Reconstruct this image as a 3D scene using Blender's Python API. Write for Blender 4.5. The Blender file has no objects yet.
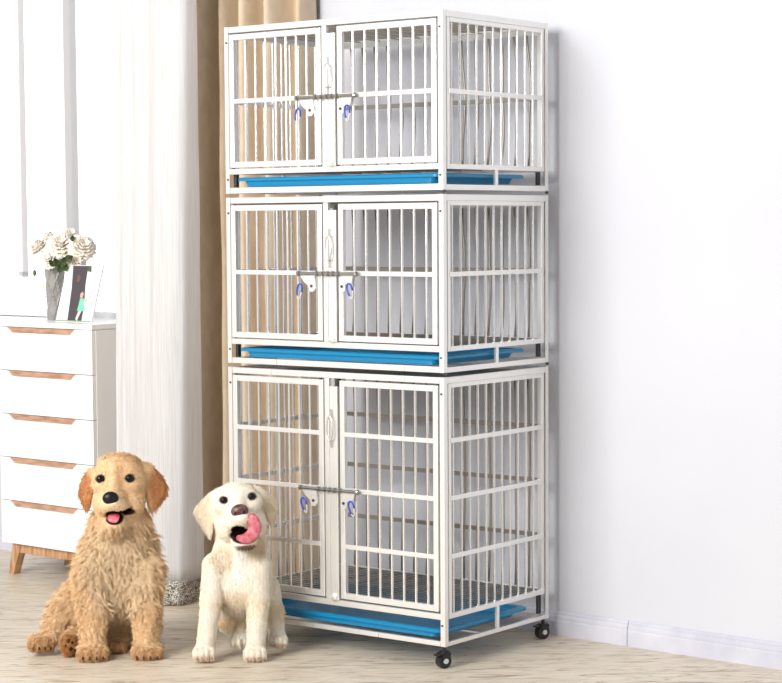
import bpy, bmesh, math, random
import numpy as np
from mathutils import Vector, Matrix

S = bpy.context.scene
COL = S.collection
R = math.radians
random.seed(4)

# ------------------------------------------------------------------ camera
F, PITCH, ROLL, CY, H = 2048.744, -0.0713, -0.00647, 369.52, 1.20099
cam_d = bpy.data.cameras.new('camera')
cam = bpy.data.objects.new('camera', cam_d); COL.objects.link(cam)
cam_d.sensor_width = 36.0
cam_d.lens = F / 782.0 * 36.0
cam_d.shift_y = (CY - 341.5) / 782.0
cam_d.clip_start = 0.05
cam.matrix_world = (Matrix.Translation((0, 0, H)) @ Matrix.Rotation(math.pi/2 + PITCH, 4, 'X')
                    @ Matrix.Rotation(ROLL, 4, 'Z'))
S.camera = cam

# ------------------------------------------------------------------ world, lights, exposure
SKY_DIM, SKY_BRIGHT, SKY_LEFT, SKY_RIGHT = 0.42, 1.6, 0.58, 0.12
w = bpy.data.worlds.new('world'); S.world = w; w.use_nodes = True
bg = w.node_tree.nodes['Background']
bg.inputs[0].default_value = (0.95, 0.97, 1.0, 1)
# overcast daylight: the low sky beyond the window wall is bright, the rest is soft and dim
def wn(t, **kw):
    n = w.node_tree.nodes.new(t)
    for k, v in kw.items(): setattr(n, k, v)
    return n
wl_ = w.node_tree.links
wtc = wn('ShaderNodeTexCoord'); wsx = wn('ShaderNodeSeparateXYZ'); wl_.new(wtc.outputs['Generated'], wsx.inputs[0])
wa = wn('ShaderNodeMapRange'); wa.interpolation_type = 'SMOOTHSTEP'; wa.inputs[1].default_value = 0.35; wa.inputs[2].default_value = 0.75
wb = wn('ShaderNodeMapRange'); wb.interpolation_type = 'SMOOTHSTEP'; wb.inputs[1].default_value = 0.22; wb.inputs[2].default_value = 0.55; wb.inputs[3].default_value = 1; wb.inputs[4].default_value = 0
wl_.new(wsx.outputs[1], wa.inputs[0]); wl_.new(wsx.outputs[2], wb.inputs[0])
wm = wn('ShaderNodeMath', operation='MULTIPLY'); wl_.new(wa.outputs[0], wm.inputs[0]); wl_.new(wb.outputs[0], wm.inputs[1])
wr_ = wn('ShaderNodeMapRange'); wr_.inputs[3].default_value = SKY_DIM; wr_.inputs[4].default_value = SKY_BRIGHT
wl_.new(wm.outputs[0], wr_.inputs[0])
# the window side (left) is brighter than the right
wx = wn('ShaderNodeMapRange'); wx.inputs[1].default_value = -1; wx.inputs[2].default_value = 1; wx.inputs[3].default_value = SKY_LEFT; wx.inputs[4].default_value = SKY_RIGHT
wl_.new(wsx.outputs[0], wx.inputs[0]); wl_.new(wx.outputs[0], wr_.inputs[3]); wl_.new(wr_.outputs[0], bg.inputs[1])

def area(name, loc, target, size, power, col=(1, 1, 1), sy=None):
    d = bpy.data.lights.new(name, 'AREA'); d.energy = power; d.color = col
    d.shape = 'RECTANGLE'; d.size = size; d.size_y = sy or size
    o = bpy.data.objects.new(name, d); COL.objects.link(o); o.location = loc
    v = Vector(target) - Vector(loc)
    o.rotation_euler = v.to_track_quat('-Z', 'Y').to_euler()
    return o
area('softbox', (-3.0, 2.2, 2.6), (-0.1, 6.1, 0.8), 2.2, 205, (1.0, 0.985, 0.96))
area('soft_fill', (2.4, 1.8, 2.3), (0.0, 6.2, 0.7), 1.2, 10)
S.view_settings.view_transform = 'Standard'
S.view_settings.look = 'None'
S.view_settings.exposure = 0.50
S.view_settings.gamma = 1.0
S.view_settings.use_curve_mapping = False
try:
    S.cycles.use_denoising = True
    S.cycles.max_bounces = 8
except Exception:
    pass

# ------------------------------------------------------------------ helpers
def lin(c):
    c = c / 255.0
    return c / 12.92 if c <= 0.04045 else ((c + 0.055) / 1.055) ** 2.4
def rgb(r, g, b): return (lin(r), lin(g), lin(b), 1.0)

def mat(name, col, rough=0.6, metal=0.0, **kw):
    m = bpy.data.materials.new(name); m.use_nodes = True
    b = m.node_tree.nodes['Principled BSDF']
    b.inputs['Base Color'].default_value = col
    b.inputs['Roughness'].default_value = rough
    b.inputs['Metallic'].default_value = metal
    for k, v in kw.items():
        b.inputs[k.replace('_', ' ')].default_value = v
    return m
def N(m, t, **kw):
    n = m.node_tree.nodes.new(t)
    for k, v in kw.items(): setattr(n, k, v)
    return n
def L(m, a, b): m.node_tree.links.new(a, b)
def bsdf(m): return m.node_tree.nodes['Principled BSDF']

def noisy(m, c1, c2, scale=(1, 1, 1), nscale=8.0, detail=4, lo=0.35, hi=0.65, bump=0.0, obj=True):
    tc = N(m, 'ShaderNodeTexCoord'); mp = N(m, 'ShaderNodeMapping'); mp.inputs['Scale'].default_value = scale
    L(m, tc.outputs['Object' if obj else 'Generated'], mp.inputs[0])
    n = N(m, 'ShaderNodeTexNoise'); n.inputs['Scale'].default_value = nscale; n.inputs['Detail'].default_value = detail
    L(m, mp.outputs[0], n.inputs['Vector'])
    r = N(m, 'ShaderNodeValToRGB'); r.color_ramp.elements[0].position = lo; r.color_ramp.elements[1].position = hi
    r.color_ramp.elements[0].color = c1; r.color_ramp.elements[1].color = c2
    L(m, n.outputs['Fac'], r.inputs[0]); L(m, r.outputs[0], bsdf(m).inputs['Base Color'])
    if bump:
        b = N(m, 'ShaderNodeBump'); b.inputs['Strength'].default_value = bump; b.inputs['Distance'].default_value = 0.002
        L(m, n.outputs['Fac'], b.inputs['Height']); L(m, b.outputs[0], bsdf(m).inputs['Normal'])
    return n, r, mp

class MB:
    def __init__(s): s.bm = bmesh.new()
    def box(s, x0, x1, y0, y1, z0, z1, bev=0.0, M=None):
        r = bmesh.ops.create_cube(s.bm, size=1.0)
        vs = r['verts']
        for v in vs:
            v.co = Vector(((x0+x1)/2 + v.co.x*(x1-x0), (y0+y1)/2 + v.co.y*(y1-y0), (z0+z1)/2 + v.co.z*(z1-z0)))
        if bev:
            es = list({e for v in vs for e in v.link_edges})
            rr = bmesh.ops.bevel(s.bm, geom=es, offset=bev, segments=2, profile=0.6, affect='EDGES')
            vs = list({v for f in rr['faces'] for v in f.verts} | {v for v in vs if v.is_valid})
        if M is not None:
            for v in vs: v.co = M @ v.co
        return s
    def cyl(s, a, b, r, n=12, r2=None):
        a, b = Vector(a), Vector(b); d = b - a
        M = Matrix.Translation((a+b)/2) @ d.to_track_quat('Z', 'Y').to_matrix().to_4x4()
        bmesh.ops.create_cone(s.bm, cap_ends=True, segments=n, radius1=r, radius2=r if r2 is None else r2, depth=d.length, matrix=M)
        return s
    def tube(s, pts, r, n=8, closed=False, flat=1.0, rs=None):
        pts = [Vector(p) for p in pts]; m = len(pts); rings = []; up = None
        for i, p in enumerate(pts):
            if closed: t = pts[(i+1) % m] - pts[i-1]
            else: t = pts[min(i+1, m-1)] - pts[max(i-1, 0)]
            t.normalize()
            if up is None:
                up = Vector((0, 0, 1)) if abs(t.z) < 0.9 else Vector((1, 0, 0))
            up = (up - t*up.dot(t)).normalized(); sd = t.cross(up)
            rr = rs[i] if rs else r
            rings.append([s.bm.verts.new(p + up*rr*math.cos(2*math.pi*k/n) + sd*rr*flat*math.sin(2*math.pi*k/n)) for k in range(n)])
        for i in range(m if closed else m-1):
            A, B = rings[i], rings[(i+1) % m]
            for k in range(n):
                s.bm.faces.new((A[k], A[(k+1) % n], B[(k+1) % n], B[k]))
        if not closed:
            s.bm.faces.new(rings[0][::-1]); s.bm.faces.new(rings[-1])
        return s
    def ball(s, c, r, M=None, seg=20):
        r = (r, r, r) if not hasattr(r, '__len__') else r
        mm = Matrix.Translation(c) @ (M or Matrix()) @ Matrix.Diagonal((*r, 1))
        bmesh.ops.create_uvsphere(s.bm, u_segments=seg, v_segments=seg//2+2, radius=1.0, matrix=mm)
        return s
    def poly(s, pts, thick):           # closed outline (list of 3d points) extruded by vector
        vs = [s.bm.verts.new(p) for p in pts]; t = Vector(thick)
        ws = [s.bm.verts.new(Vector(p)+t) for p in pts]
        s.bm.faces.new(vs[::-1]); s.bm.faces.new(ws)
        n = len(pts)
        for i in range(n): s.bm.faces.new((vs[i], vs[(i+1) % n], ws[(i+1) % n], ws[i]))
        return s
    def lathe(s, prof, n=32, c=(0, 0, 0)):
        rings = [[s.bm.verts.new((c[0]+r*math.cos(2*math.pi*k/n), c[1]+r*math.sin(2*math.pi*k/n), c[2]+z)) for k in range(n)] for r, z in prof]
        for A, B in zip(rings, rings[1:]):
            for k in range(n): s.bm.faces.new((A[k], A[(k+1) % n], B[(k+1) % n], B[k]))
        s.bm.faces.new(rings[0][::-1]); s.bm.faces.new(rings[-1])
        return s
    def grid(s, P):                    # P[i][j] points -> open sheet
        V = [[s.bm.verts.new(p) for p in row] for row in P]
        for i in range(len(V)-1):
            for j in range(len(V[0])-1):
                s.bm.faces.new((V[i][j], V[i+1][j], V[i+1][j+1], V[i][j+1]))
        return s
    def build(s, name, m, parent=None, smooth=False, recalc=True):
        if recalc: bmesh.ops.recalc_face_normals(s.bm, faces=s.bm.faces)
        me = bpy.data.meshes.new(name); s.bm.to_mesh(me); s.bm.free()
        if smooth:
            for p in me.polygons: p.use_smooth = True
        o = bpy.data.objects.new(name, me); COL.objects.link(o)
        for mm in (m if isinstance(m, (list, tuple)) else [m]): me.materials.append(mm)
        if parent: o.parent = parent
        return o

def tag(o, label=None, cat=None, group=None, kind=None):
    if label: o['label'] = label
    if cat: o['category'] = cat
    if group: o['group'] = group
    if kind: o['kind'] = kind
    return o
def empty(name, loc, rz=0.0):
    o = bpy.data.objects.new(name, None); COL.objects.link(o)
    o.empty_display_size = 0.05; o.location = loc; o.rotation_euler = (0, 0, rz)
    return o
def dup(o, parent=None):
    c = o.copy(); COL.objects.link(c); c.parent = parent
    for ch in o.children: dup(ch, c)
    return c

# measured geometry -------------------------------------------------------
def ray(u, v):
    X = (u-391)/F; Y = -(v-CY)/F
    cr, sr = math.cos(ROLL), math.sin(ROLL)
    x = X*cr - Y*sr; y = X*sr + Y*cr
    cp, sp = math.cos(PITCH), math.sin(PITCH)
    return Vector((x, cp - y*sp, sp + y*cp))
def on_plane(u, v, P0, n):
    d = ray(u, v); o = Vector((0, 0, H)); return o + d*((Vector(P0)-o).dot(n)/d.dot(n))
WA = Vector((0.47589, 5.91891, 0))          # point on the foot of the wall
WD = Vector((0.75878, -0.65134, 0))         # along the wall, to the right
WN = Vector((-0.65134, -0.75878, 0))        # out of the wall into the room
WROT = math.atan2(WD.y, WD.x)
def wf(s, wd, z=0.0): return WA + WD*s + WN*wd + Vector((0, 0, z))
WM = Matrix(((WD.x, -WN.x, 0, WA.x), (WD.y, -WN.y, 0, WA.y), (0, 0, 1, 0), (0, 0, 0, 1)))  # local x along wall, y into the wall

# ------------------------------------------------------------------ materials
m_wall = mat('wall_paint', rgb(222, 223, 229), 0.75)
noisy(m_wall, rgb(205, 206, 213), rgb(210, 211, 217), nscale=1.3, detail=3, bump=0.0)
m_base = mat('skirting_paint', rgb(205, 205, 215), 0.5)
noisy(m_base, rgb(196, 196, 208), rgb(210, 210, 220), nscale=9, detail=4)
m_white = mat('white_frame', rgb(250, 250, 252), 0.4)

m_floor = mat('floor_vinyl', rgb(214, 204, 190), 0.42)
def floor_mat(m):
    tc = N(m, 'ShaderNodeTexCoord'); mp = N(m, 'ShaderNodeMapping')
    mp.inputs['Rotation'].default_value = (0, 0, R(-52)); mp.inputs['Scale'].default_value = (1.6, 9.0, 1)
    L(m, tc.outputs['Object'], mp.inputs[0])
    n1 = N(m, 'ShaderNodeTexNoise'); n1.inputs['Scale'].default_value = 3.2; n1.inputs['Detail'].default_value = 7
    n1.inputs['Roughness'].default_value = 0.62; n1.inputs['Distortion'].default_value = 1.8
    L(m, mp.outputs[0], n1.inputs['Vector'])
    r1 = N(m, 'ShaderNodeValToRGB'); e = r1.color_ramp.elements
    e[0].position = 0.36; e[0].color = rgb(168, 148, 124); e[1].position = 0.58; e[1].color = rgb(226, 214, 196)
    x = r1.color_ramp.elements.new(0.44); x.color = rgb(212, 198, 178)
    L(m, n1.outputs['Fac'], r1.inputs[0])
    n2 = N(m, 'ShaderNodeTexNoise'); n2.inputs['Scale'].default_value = 1.1; n2.inputs['Detail'].default_value = 3
    L(m, tc.outputs['Object'], n2.inputs['Vector'])
    mx = N(m, 'ShaderNodeMix', data_type='RGBA', blend_type='MULTIPLY'); mx.inputs[0].default_value = 0.5
    r2 = N(m, 'ShaderNodeValToRGB'); r2.color_ramp.elements[0].position = 0.35; r2.color_ramp.elements[0].color = (0.80, 0.78, 0.74, 1)
    r2.color_ramp.elements[1].position = 0.65; r2.color_ramp.elements[1].color = (1, 1, 1, 1)
    L(m, n2.outputs['Fac'], r2.inputs[0]); L(m, r1.outputs[0], mx.inputs[6]); L(m, r2.outputs[0], mx.inputs[7])
    # plank joints
    mp2 = N(m, 'ShaderNodeMapping'); mp2.inputs['Rotation'].default_value = (0, 0, R(-52)); L(m, tc.outputs['Object'], mp2.inputs[0])
    br = N(m, 'ShaderNodeTexBrick'); br.inputs['Scale'].default_value = 1.0; br.inputs['Mortar Size'].default_value = 0.0012
    br.inputs['Brick Width'].default_value = 1.2; br.inputs['Row Height'].default_value = 0.18
    br.inputs['Color1'].default_value = (1, 1, 1, 1); br.inputs['Color2'].default_value = (0.96, 0.96, 0.95, 1); br.inputs['Mortar'].default_value = (0.72, 0.68, 0.62, 1)
    L(m, mp2.outputs[0], br.inputs['Vector'])
    mx2 = N(m, 'ShaderNodeMix', data_type='RGBA', blend_type='MULTIPLY'); mx2.inputs[0].default_value = 1.0
    L(m, mx.outputs[2], mx2.inputs[6]); L(m, br.outputs['Color'], mx2.inputs[7])
    L(m, mx2.outputs[2], bsdf(m).inputs['Base Color'])
floor_mat(m_floor)

m_steel = mat('brushed_steel', (0.86, 0.845, 0.82, 1), 0.32, 0.62)
m_bar = mat('polished_steel', (0.86, 0.84, 0.82, 1), 0.2, 0.85)
m_satin = mat('satin_steel', (0.62, 0.60, 0.57, 1), 0.3, 0.85)
m_chrome = mat('chrome', (0.40, 0.385, 0.36, 1), 0.25, 0.95)
m_dark = mat('black_plastic', (0.012, 0.012, 0.014, 1), 0.35)
m_bolt = mat('dark_bolt', (0.10, 0.10, 0.10, 1), 0.35, 0.8)
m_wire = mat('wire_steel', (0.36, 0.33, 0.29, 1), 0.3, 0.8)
m_tray = mat('blue_tray_plastic', rgb(0, 124, 172), 0.3)
m_hub = mat('grey_hub', rgb(205, 205, 205), 0.35)
m_blue = mat('blue_coated_metal', rgb(40, 70, 190), 0.3, 0.2)
m_dresser = mat('white_lacquer', rgb(241, 240, 238), 0.35)
m_wood = mat('oak_wood', rgb(190, 145, 105), 0.5)
noisy(m_wood, rgb(165, 118, 80), rgb(205, 162, 122), scale=(6, 6, 1.2), nscale=14, detail=5)
m_woodh = mat('handle_oak', rgb(190, 150, 125), 0.5)
noisy(m_woodh, rgb(165, 124, 100), rgb(198, 158, 132), scale=(1.2, 6, 6), nscale=14, detail=5)

# ------------------------------------------------------------------ structure
MB().box(-7, 5, -1.5, 9.5, -0.05, 0).build('floor', m_floor)['kind'] = 'structure'
def wall_piece(mb, s0, s1, z0, z1): mb.box(s0, s1, 0, 0.12, z0, z1)
WIN = (-4.0, -1.62, 0.87, 2.75)             # window opening: s0, s1, z0, z1
mb = MB()
wall_piece(mb, -5.5, WIN[0], 0, 3.2); wall_piece(mb, WIN[1], 4.5, 0, 3.2)
wall_piece(mb, WIN[0], WIN[1], 0, WIN[2]); wall_piece(mb, WIN[0], WIN[1], WIN[3], 3.2)
wl = mb.build('wall_back', m_wall); wl.matrix_world = WM; wl['kind'] = 'structure'

def skirting(s0, s1, name):
    prof = [(0, 0), (-0.014, 0), (-0.014, 0.042), (-0.011, 0.046), (-0.012, 0.050), (-0.012, 0.056), (-0.008, 0.060), (-0.009, 0.066), (-0.004, 0.071), (0, 0.071)]
    m = MB(); m.poly([(s0, y, z) for y, z in prof], (s1-s0, 0, 0))
    o = m.build(name, m_base); o.matrix_world = WM @ Matrix.Translation((0, -0.0005, 0)); o['kind'] = 'structure'
skirting(-5.5, 0.2598, 'baseboard_left')
skirting(0.2618, 4.5, 'baseboard_right')

# window: frame, mullion, sash, glass
m_glass = bpy.data.materials.new('window_glass'); m_glass.use_nodes = True
nt = m_glass.node_tree; nt.nodes.clear()
out = nt.nodes.new('ShaderNodeOutputMaterial'); tr = nt.nodes.new('ShaderNodeBsdfTransparent'); gl = nt.nodes.new('ShaderNodeBsdfGlossy')
gl.inputs['Roughness'].default_value = 0.02; mx = nt.nodes.new('ShaderNodeMixShader'); mx.inputs[0].default_value = 0.06
nt.links.new(tr.outputs[0], mx.inputs[1]); nt.links.new(gl.outputs[0], mx.inputs[2]); nt.links.new(mx.outputs[0], out.inputs[0])
s0, s1, z0, z1 = WIN
mb = MB()
for a, b, c, d in ((s0, s0+.05, z0, z1), (s1-.05, s1, z0, z1), (s0, s1, z0, z0+.022), (s0, s1, z1-.05, z1)): mb.box(a, b, 0.04, 0.10, c, d)
mb.box(-2.218, -2.194, 0.04, 0.10, z0, z1)
win = mb.build('window_1', m_white); win.matrix_world = WM; win['kind'] = 'structure'
mb = MB()
for a, b, c, d in ((-2.478, -2.452, 1.01, 2.6), (-3.9, -3.86, 1.01, 2.6), (-3.9, -2.452, 1.012, 1.036), (-3.9, -2.452, 2.56, 2.6)): mb.box(a, b, 0.045, 0.075, c, d, 0.004)
mb.build('sash', m_white, win)
MB().box(s0+.05, s1-.05, 0.068, 0.072, z0+.02, z1-.05).build('glass_pane', m_glass, win)
sill = MB().box(s0-.04, s1+.04, -0.035, 0.04, z0-.02, z0, 0.004).build('trim_1', m_white); sill.matrix_world = WM; sill['kind'] = 'structure'
# bright overcast backdrop outside is the world itself

# ------------------------------------------------------------------ curtains
def fabric(name, c1, c2, sx, trans=0.0, wave=None):
    m = mat(name, c1, 0.9)
    tc = N(m, 'ShaderNodeTexCoord'); 
    n = N(m, 'ShaderNodeTexNoise'); n.inputs['Scale'].default_value = sx; n.inputs['Detail'].default_value = 3
    mp = N(m, 'ShaderNodeMapping'); mp.inputs['Scale'].default_value = (1, 1, 0.02) if wave else (1, 1, 0.6)
    L(m, tc.outputs['Object'], mp.inputs[0]); L(m, mp.outputs[0], n.inputs['Vector'])
    r = N(m, 'ShaderNodeValToRGB'); r.color_ramp.elements[0].position = 0.4; r.color_ramp.elements[1].position = 0.6
    r.color_ramp.elements[0].color = c1; r.color_ramp.elements[1].color = c2
    L(m, n.outputs['Fac'], r.inputs[0]); L(m, r.outputs[0], bsdf(m).inputs['Base Color'])
    if trans:
        t = N(m, 'ShaderNodeBsdfTranslucent'); mx = N(m, 'ShaderNodeMixShader'); mx.inputs[0].default_value = trans
        o = [q for q in m.node_tree.nodes if q.type == 'OUTPUT_MATERIAL'][0]
        L(m, r.outputs[0], t.inputs['Color']); L(m, bsdf(m).outputs[0], mx.inputs[1]); L(m, t.outputs[0], mx.inputs[2]); L(m, mx.outputs[0], o.inputs[0])
    return m
m_beige = fabric('beige_curtain', rgb(204, 184, 158), rgb(211, 192, 167), 30)
m_sheer = fabric('white_sheer', rgb(242, 241, 242), rgb(252, 252, 252), 220, 0.62, wave=True)

def interp(path, t):
    """path: list of (s, wd) ; smooth polyline position at arclength fraction t"""
    P = [Vector((a, b)) for a, b in path]
    d = [0]
    for a, b in zip(P, P[1:]): d.append(d[-1] + (b-a).length)
    x = t*d[-1]
    for i in range(len(P)-1):
        if x <= d[i+1] + 1e-9:
            f = (x-d[i])/max(d[i+1]-d[i], 1e-9); return P[i].lerp(P[i+1], f)
    return P[-1]
def chaikin(path, k=2):
    for _ in range(k):
        q = [path[0]]
        for a, b in zip(path, path[1:]):
            q.append((a[0]*.75+b[0]*.25, a[1]*.75+b[1]*.25)); q.append((a[0]*.25+b[0]*.75, a[1]*.25+b[1]*.75))
        q.append(path[-1]); path = q
    return path
def drape(top, bot, z0, z1, nu, nv, name, m, parent=None, k=2, wob=0.0, thick=0.002, world=True):
    top, bot = chaikin(top, k), chaikin(bot, k)
    P = []
    for j in range(nv+1):
        t = j/nv; z = z1 + (z0-z1)*t; row = []
        for i in range(nu+1):
            a = interp(top, i/nu).lerp(interp(bot, i/nu), t)
            wv = wob*math.sin(z*9+i*0.25)*math.sin(z*3.1+1)
            row.append((a.x + wv, -(a.y) + wv*0.6, z))
        P.append(row)
    b = MB(); b.grid(P)
    o = b.build(name, m, parent, smooth=True)
    if parent is None: o.matrix_world = WM
    md = o.modifiers.new('thickness', 'SOLIDIFY'); md.thickness = thick; md.offset = 0
    return o

# beige curtain behind the cage: one flat leading panel, then deep folds
top = [(-1.46, .20), (-1.40, .225), (-1.30, .225), (-1.252, .215), (-1.262, .06), (-1.215, .05), (-1.19, .16), (-1.165, .175), (-1.155, .09), (-1.115, .08), (-1.095, .17), (-1.065, .18), (-1.055, .09), (-1.00, .085), (-.985, .17), (-.955, .18), (-.945, .085), (-.93, .09), (-.90, .13), (-.905, .05)]
top = [(a, .13+(b-.13)*1.35 if a > -1.2 else b) for a, b in top]
bot = [(a*1.0-.005, b*1.02) for a, b in top]
cu = drape(top, bot, 0.012, 2.55, 150, 60, 'beige_curtain', m_beige, wob=0.0025, k=2)
tag(cu, 'heavy beige curtain hanging in deep vertical folds behind the steel cages', 'curtain')

top = [(-1.44, .36), (-1.43, .395), (-1.41, .381), (-1.385, .40), (-1.355, .381), (-1.325, .40), (-1.30, .382), (-1.275, .368), (-1.262, .40), (-1.22, .395), (-1.175, .395), (-1.14, .395), (-1.108, .38), (-1.125, .33), (-1.20, .26)]
bot = [(-1.475, .36), (-1.465, .40), (-1.445, .382), (-1.42, .41), (-1.385, .38), (-1.355, .41), (-1.32, .38), (-1.295, .385), (-1.28, .43), (-1.25, .425), (-1.215, .415), (-1.19, .394), (-1.172, .385), (-1.178, .33), (-1.20, .26)]
sh = drape(top, bot, 0.075, 2.55, 150, 50, 'sheer_curtain', m_sheer, wob=0.001)
tag(sh, 'white sheer curtain with fine stripes and a grey lace hem beside the dresser', 'curtain')
m_lace = mat('grey_lace', rgb(150, 140, 128), 0.9)
tc = N(m_lace, 'ShaderNodeTexCoord'); vo = N(m_lace, 'ShaderNodeTexNoise'); vo.inputs['Scale'].default_value = 130; vo.inputs['Detail'].default_value = 2; vo.inputs['Distortion'].default_value = 2.5
L(m_lace, tc.outputs['Object'], vo.inputs['Vector'])
rr = N(m_lace, 'ShaderNodeValToRGB'); rr.color_ramp.elements[0].position = 0.46; rr.color_ramp.elements[0].color = rgb(66, 56, 46); rr.color_ramp.elements[1].position = 0.54; rr.color_ramp.elements[1].color = rgb(212, 206, 196)
L(m_lace, vo.outputs['Fac'], rr.inputs[0]); L(m_lace, rr.outputs[0], bsdf(m_lace).inputs['Base Color'])
lace = drape([(a, b+.006) for a, b in bot], [(a, b+.006) for a, b in bot], 0.004, 0.082, 150, 4, 'lace_hem', m_lace, parent=sh)
lace['label'] = 'grey patterned lace hem'

# ------------------------------------------------------------------ dresser
DS0, DS1, DW = -2.098, -1.612, 0.355
dr = empty('dresser', wf((DS0+DS1)/2, DW/2+.02, 0), WROT)
tag(dr, 'white five-drawer chest of drawers with splayed wooden legs by the window', 'dresser')
hw = (DS1-DS0)/2; y0 = -(DW/2-.02); yb = DW/2-.004+.0     # local y: into the wall positive ; front at y0
y0 = -(DW/2-.02); yb = DW/2-.045+.02
FR = -(DW-.02 - DW/2)                                      # front face plane
FR = -(DW/2-.02)
FR = -0.1575; BK = 0.155
MB().box(-hw, hw, FR+.016, BK, 0.112, 0.858, .002).build('body', m_dresser, dr)
MB().box(-hw-.002, hw+.002, FR-.002, BK, 0.8585, 0.876, .002).build('top', m_dresser, dr)
zl = [0.112, 0.2615, 0.4112, 0.5605, 0.7095, 0.8585]
for i in range(5):
    a, b = zl[i]+.0012, zl[i+1]-.0015
    xl, xr = -hw+.047, -hw+.40
    pts = [(-hw+.001, FR, a), (hw-.001, FR, a), (hw-.001, FR, b), (xr, FR, b), (xr-.024, FR, b-.019), (xl+.026, FR, b-.019), (xl, FR, b), (-hw+.001, FR, b)]
    d = MB().poly(pts, (0, .0155, 0)).build('drawer', m_dresser, dr)
    MB().poly([(xl+.001, FR+.006, b), (xr-.001, FR+.006, b), (xr-.025, FR+.006, b-.0185), (xl+.027, FR+.006, b-.0185)], (0, .009, 0)).build('finger_pull', m_woodh, d)
fb = MB().box(-hw+.045, hw-.045, FR+.02, FR+.045, 0.078, 0.1115, .002)
fb.box(-hw+.045, hw-.045, BK-.045, BK-.02, 0.078, 0.1115, .002)
fb.box(-hw+.06, -hw+.085, FR+.045, BK-.045, 0.082, 0.1115).box(hw-.085, hw-.06, FR+.045, BK-.045, 0.082, 0.1115)
fb.build('leg_frame', m_wood, dr)
for sx in (-1, 1):
    for yy in (FR+.018, BK-.048):
        xa, xb = sx*(hw-.058), sx*(hw-.024)
        b = MB().poly([(xa+.022, yy, .1115), (xa-.022, yy, .1115), (xb-.012, yy, 0.0), (xb+.012, yy, 0.0)], (0, .03, 0))
        b.build('leg', m_wood, dr)

# ------------------------------------------------------------------ vase with roses
zt = 0.876
def at_s(x, y, wd): return on_plane(x, y, WA + WN*wd, WN)
def to_s(p): q = p - WA; return q.dot(WD), q.dot(WN), q.z
vc = at_s(55.5, 320, 0.20)
vs, vw, _ = to_s(vc)
m_vase = mat('grey_ceramic', rgb(150, 146, 142), 0.35)
root = empty('vase', (vc.x, vc.y, zt), WROT)
tag(root, 'tall grey faceted vase holding white roses on the dresser', 'vase')
PX = 1/283.0
prof = []
nz, na = 40, 48
mb = MB(); rings = []
hv = 57*PX
for j in range(nz+1):
    t = j/nz; z = t*hv; r0 = (7.6 + 2.2*t**1.3)*PX
    ring = []
    for k in range(na):
        a = 2*math.pi*k/na
        d1 = abs(((a/(2*math.pi)*6 + t*2.2) % 1) - .5)*2; d2 = abs(((a/(2*math.pi)*6 - t*2.2) % 1) - .5)*2
        rel = max(d1, d2)**5
        r = r0*(1 + 0.16*rel - .08)
        ring.append(mb.bm.verts.new((r*math.cos(a), r*math.sin(a), z)))
    rings.append(ring)
inner = [mb.bm.verts.new((v.co.x*.86, v.co.y*.86, v.co.z)) for v in rings[-1]]
inner2 = [mb.bm.verts.new((v.co.x*.80, v.co.y*.80, v.co.z-.03)) for v in rings[-1]]
allr = rings + [inner, inner2]
for A, B in zip(allr, allr[1:]):
    for k in range(na): mb.bm.faces.new((A[k], A[(k+1) % na], B[(k+1) % na], B[k]))
mb.bm.faces.new(rings[0][::-1]); mb.bm.faces.new(inner2)
mb.build('vessel', m_vase, root, smooth=False)

m_petal = mat('cream_petal', rgb(246, 239, 228), 0.7)
m_leaf = mat('green_leaf', rgb(40, 62, 28), 0.5)
noisy(m_leaf, rgb(22, 42, 16), rgb(84, 108, 54), nscale=45, lo=.4, hi=.6)
def rose(rad, seed):
    """cupped layered petals, opening along +Z"""
    rnd = random.Random(seed); mb = MB()
    for layer, (n, rr, tilt, hh) in enumerate(((3, .26, 8, .62), (4, .42, 18, .62), (5, .60, 34, .58), (6, .80, 54, .52), (7, .98, 76, .46))):
        for k in range(n):
            a0 = 2*math.pi*(k + rnd.random()*.4)/n + layer
            wd_ = rr*1.25*math.pi/n + .12; P = []
            for j in range(6):
                v = j/5; row = []
                for i in range(7):
                    u = (i/6-.5)*2
                    wv = wd_*(math.sin(math.pi*(v*.78+.14))**.6)
                    ang = a0 + u*wv/max(rr, .25)*.95
                    rad_ = rr*(.30 + .70*v**.8) + .05*math.sin(5*u+seed+k)*v + .12*v**4*abs(u)
                    zz = (v*hh*math.cos(R(tilt)*.8)*1.25 - .22*layer/4*(1-v)) - .16*v**3*(layer/4)*2 + .03*math.sin(7*u+k)*v + .12*(4-layer)/4
                    row.append((rad_*math.cos(ang)*rad, rad_*math.sin(ang)*rad, zz*rad))
                P.append(row)
            mb.grid(P)
    return mb
roses = [  # px, py, wd, radius px, tilt towards
    (40, 249, .215, 9.5), (61, 245, .245, 12.0), (82, 247, .215, 11.5), (50, 259, .25, 8.5), (76, 262, .235, 8.5), (70, 238, .19, 9.0), (50, 241, .18, 8.5)]
wher = ['facing left at the left edge', 'largest in the front middle', 'at the right edge', 'low on the left front', 'low on the right front', 'at the top right behind', 'at the top left behind']
view = Vector((0.08, -1, 0.12))
ctr = at_s(60, 262, .2)
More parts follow.
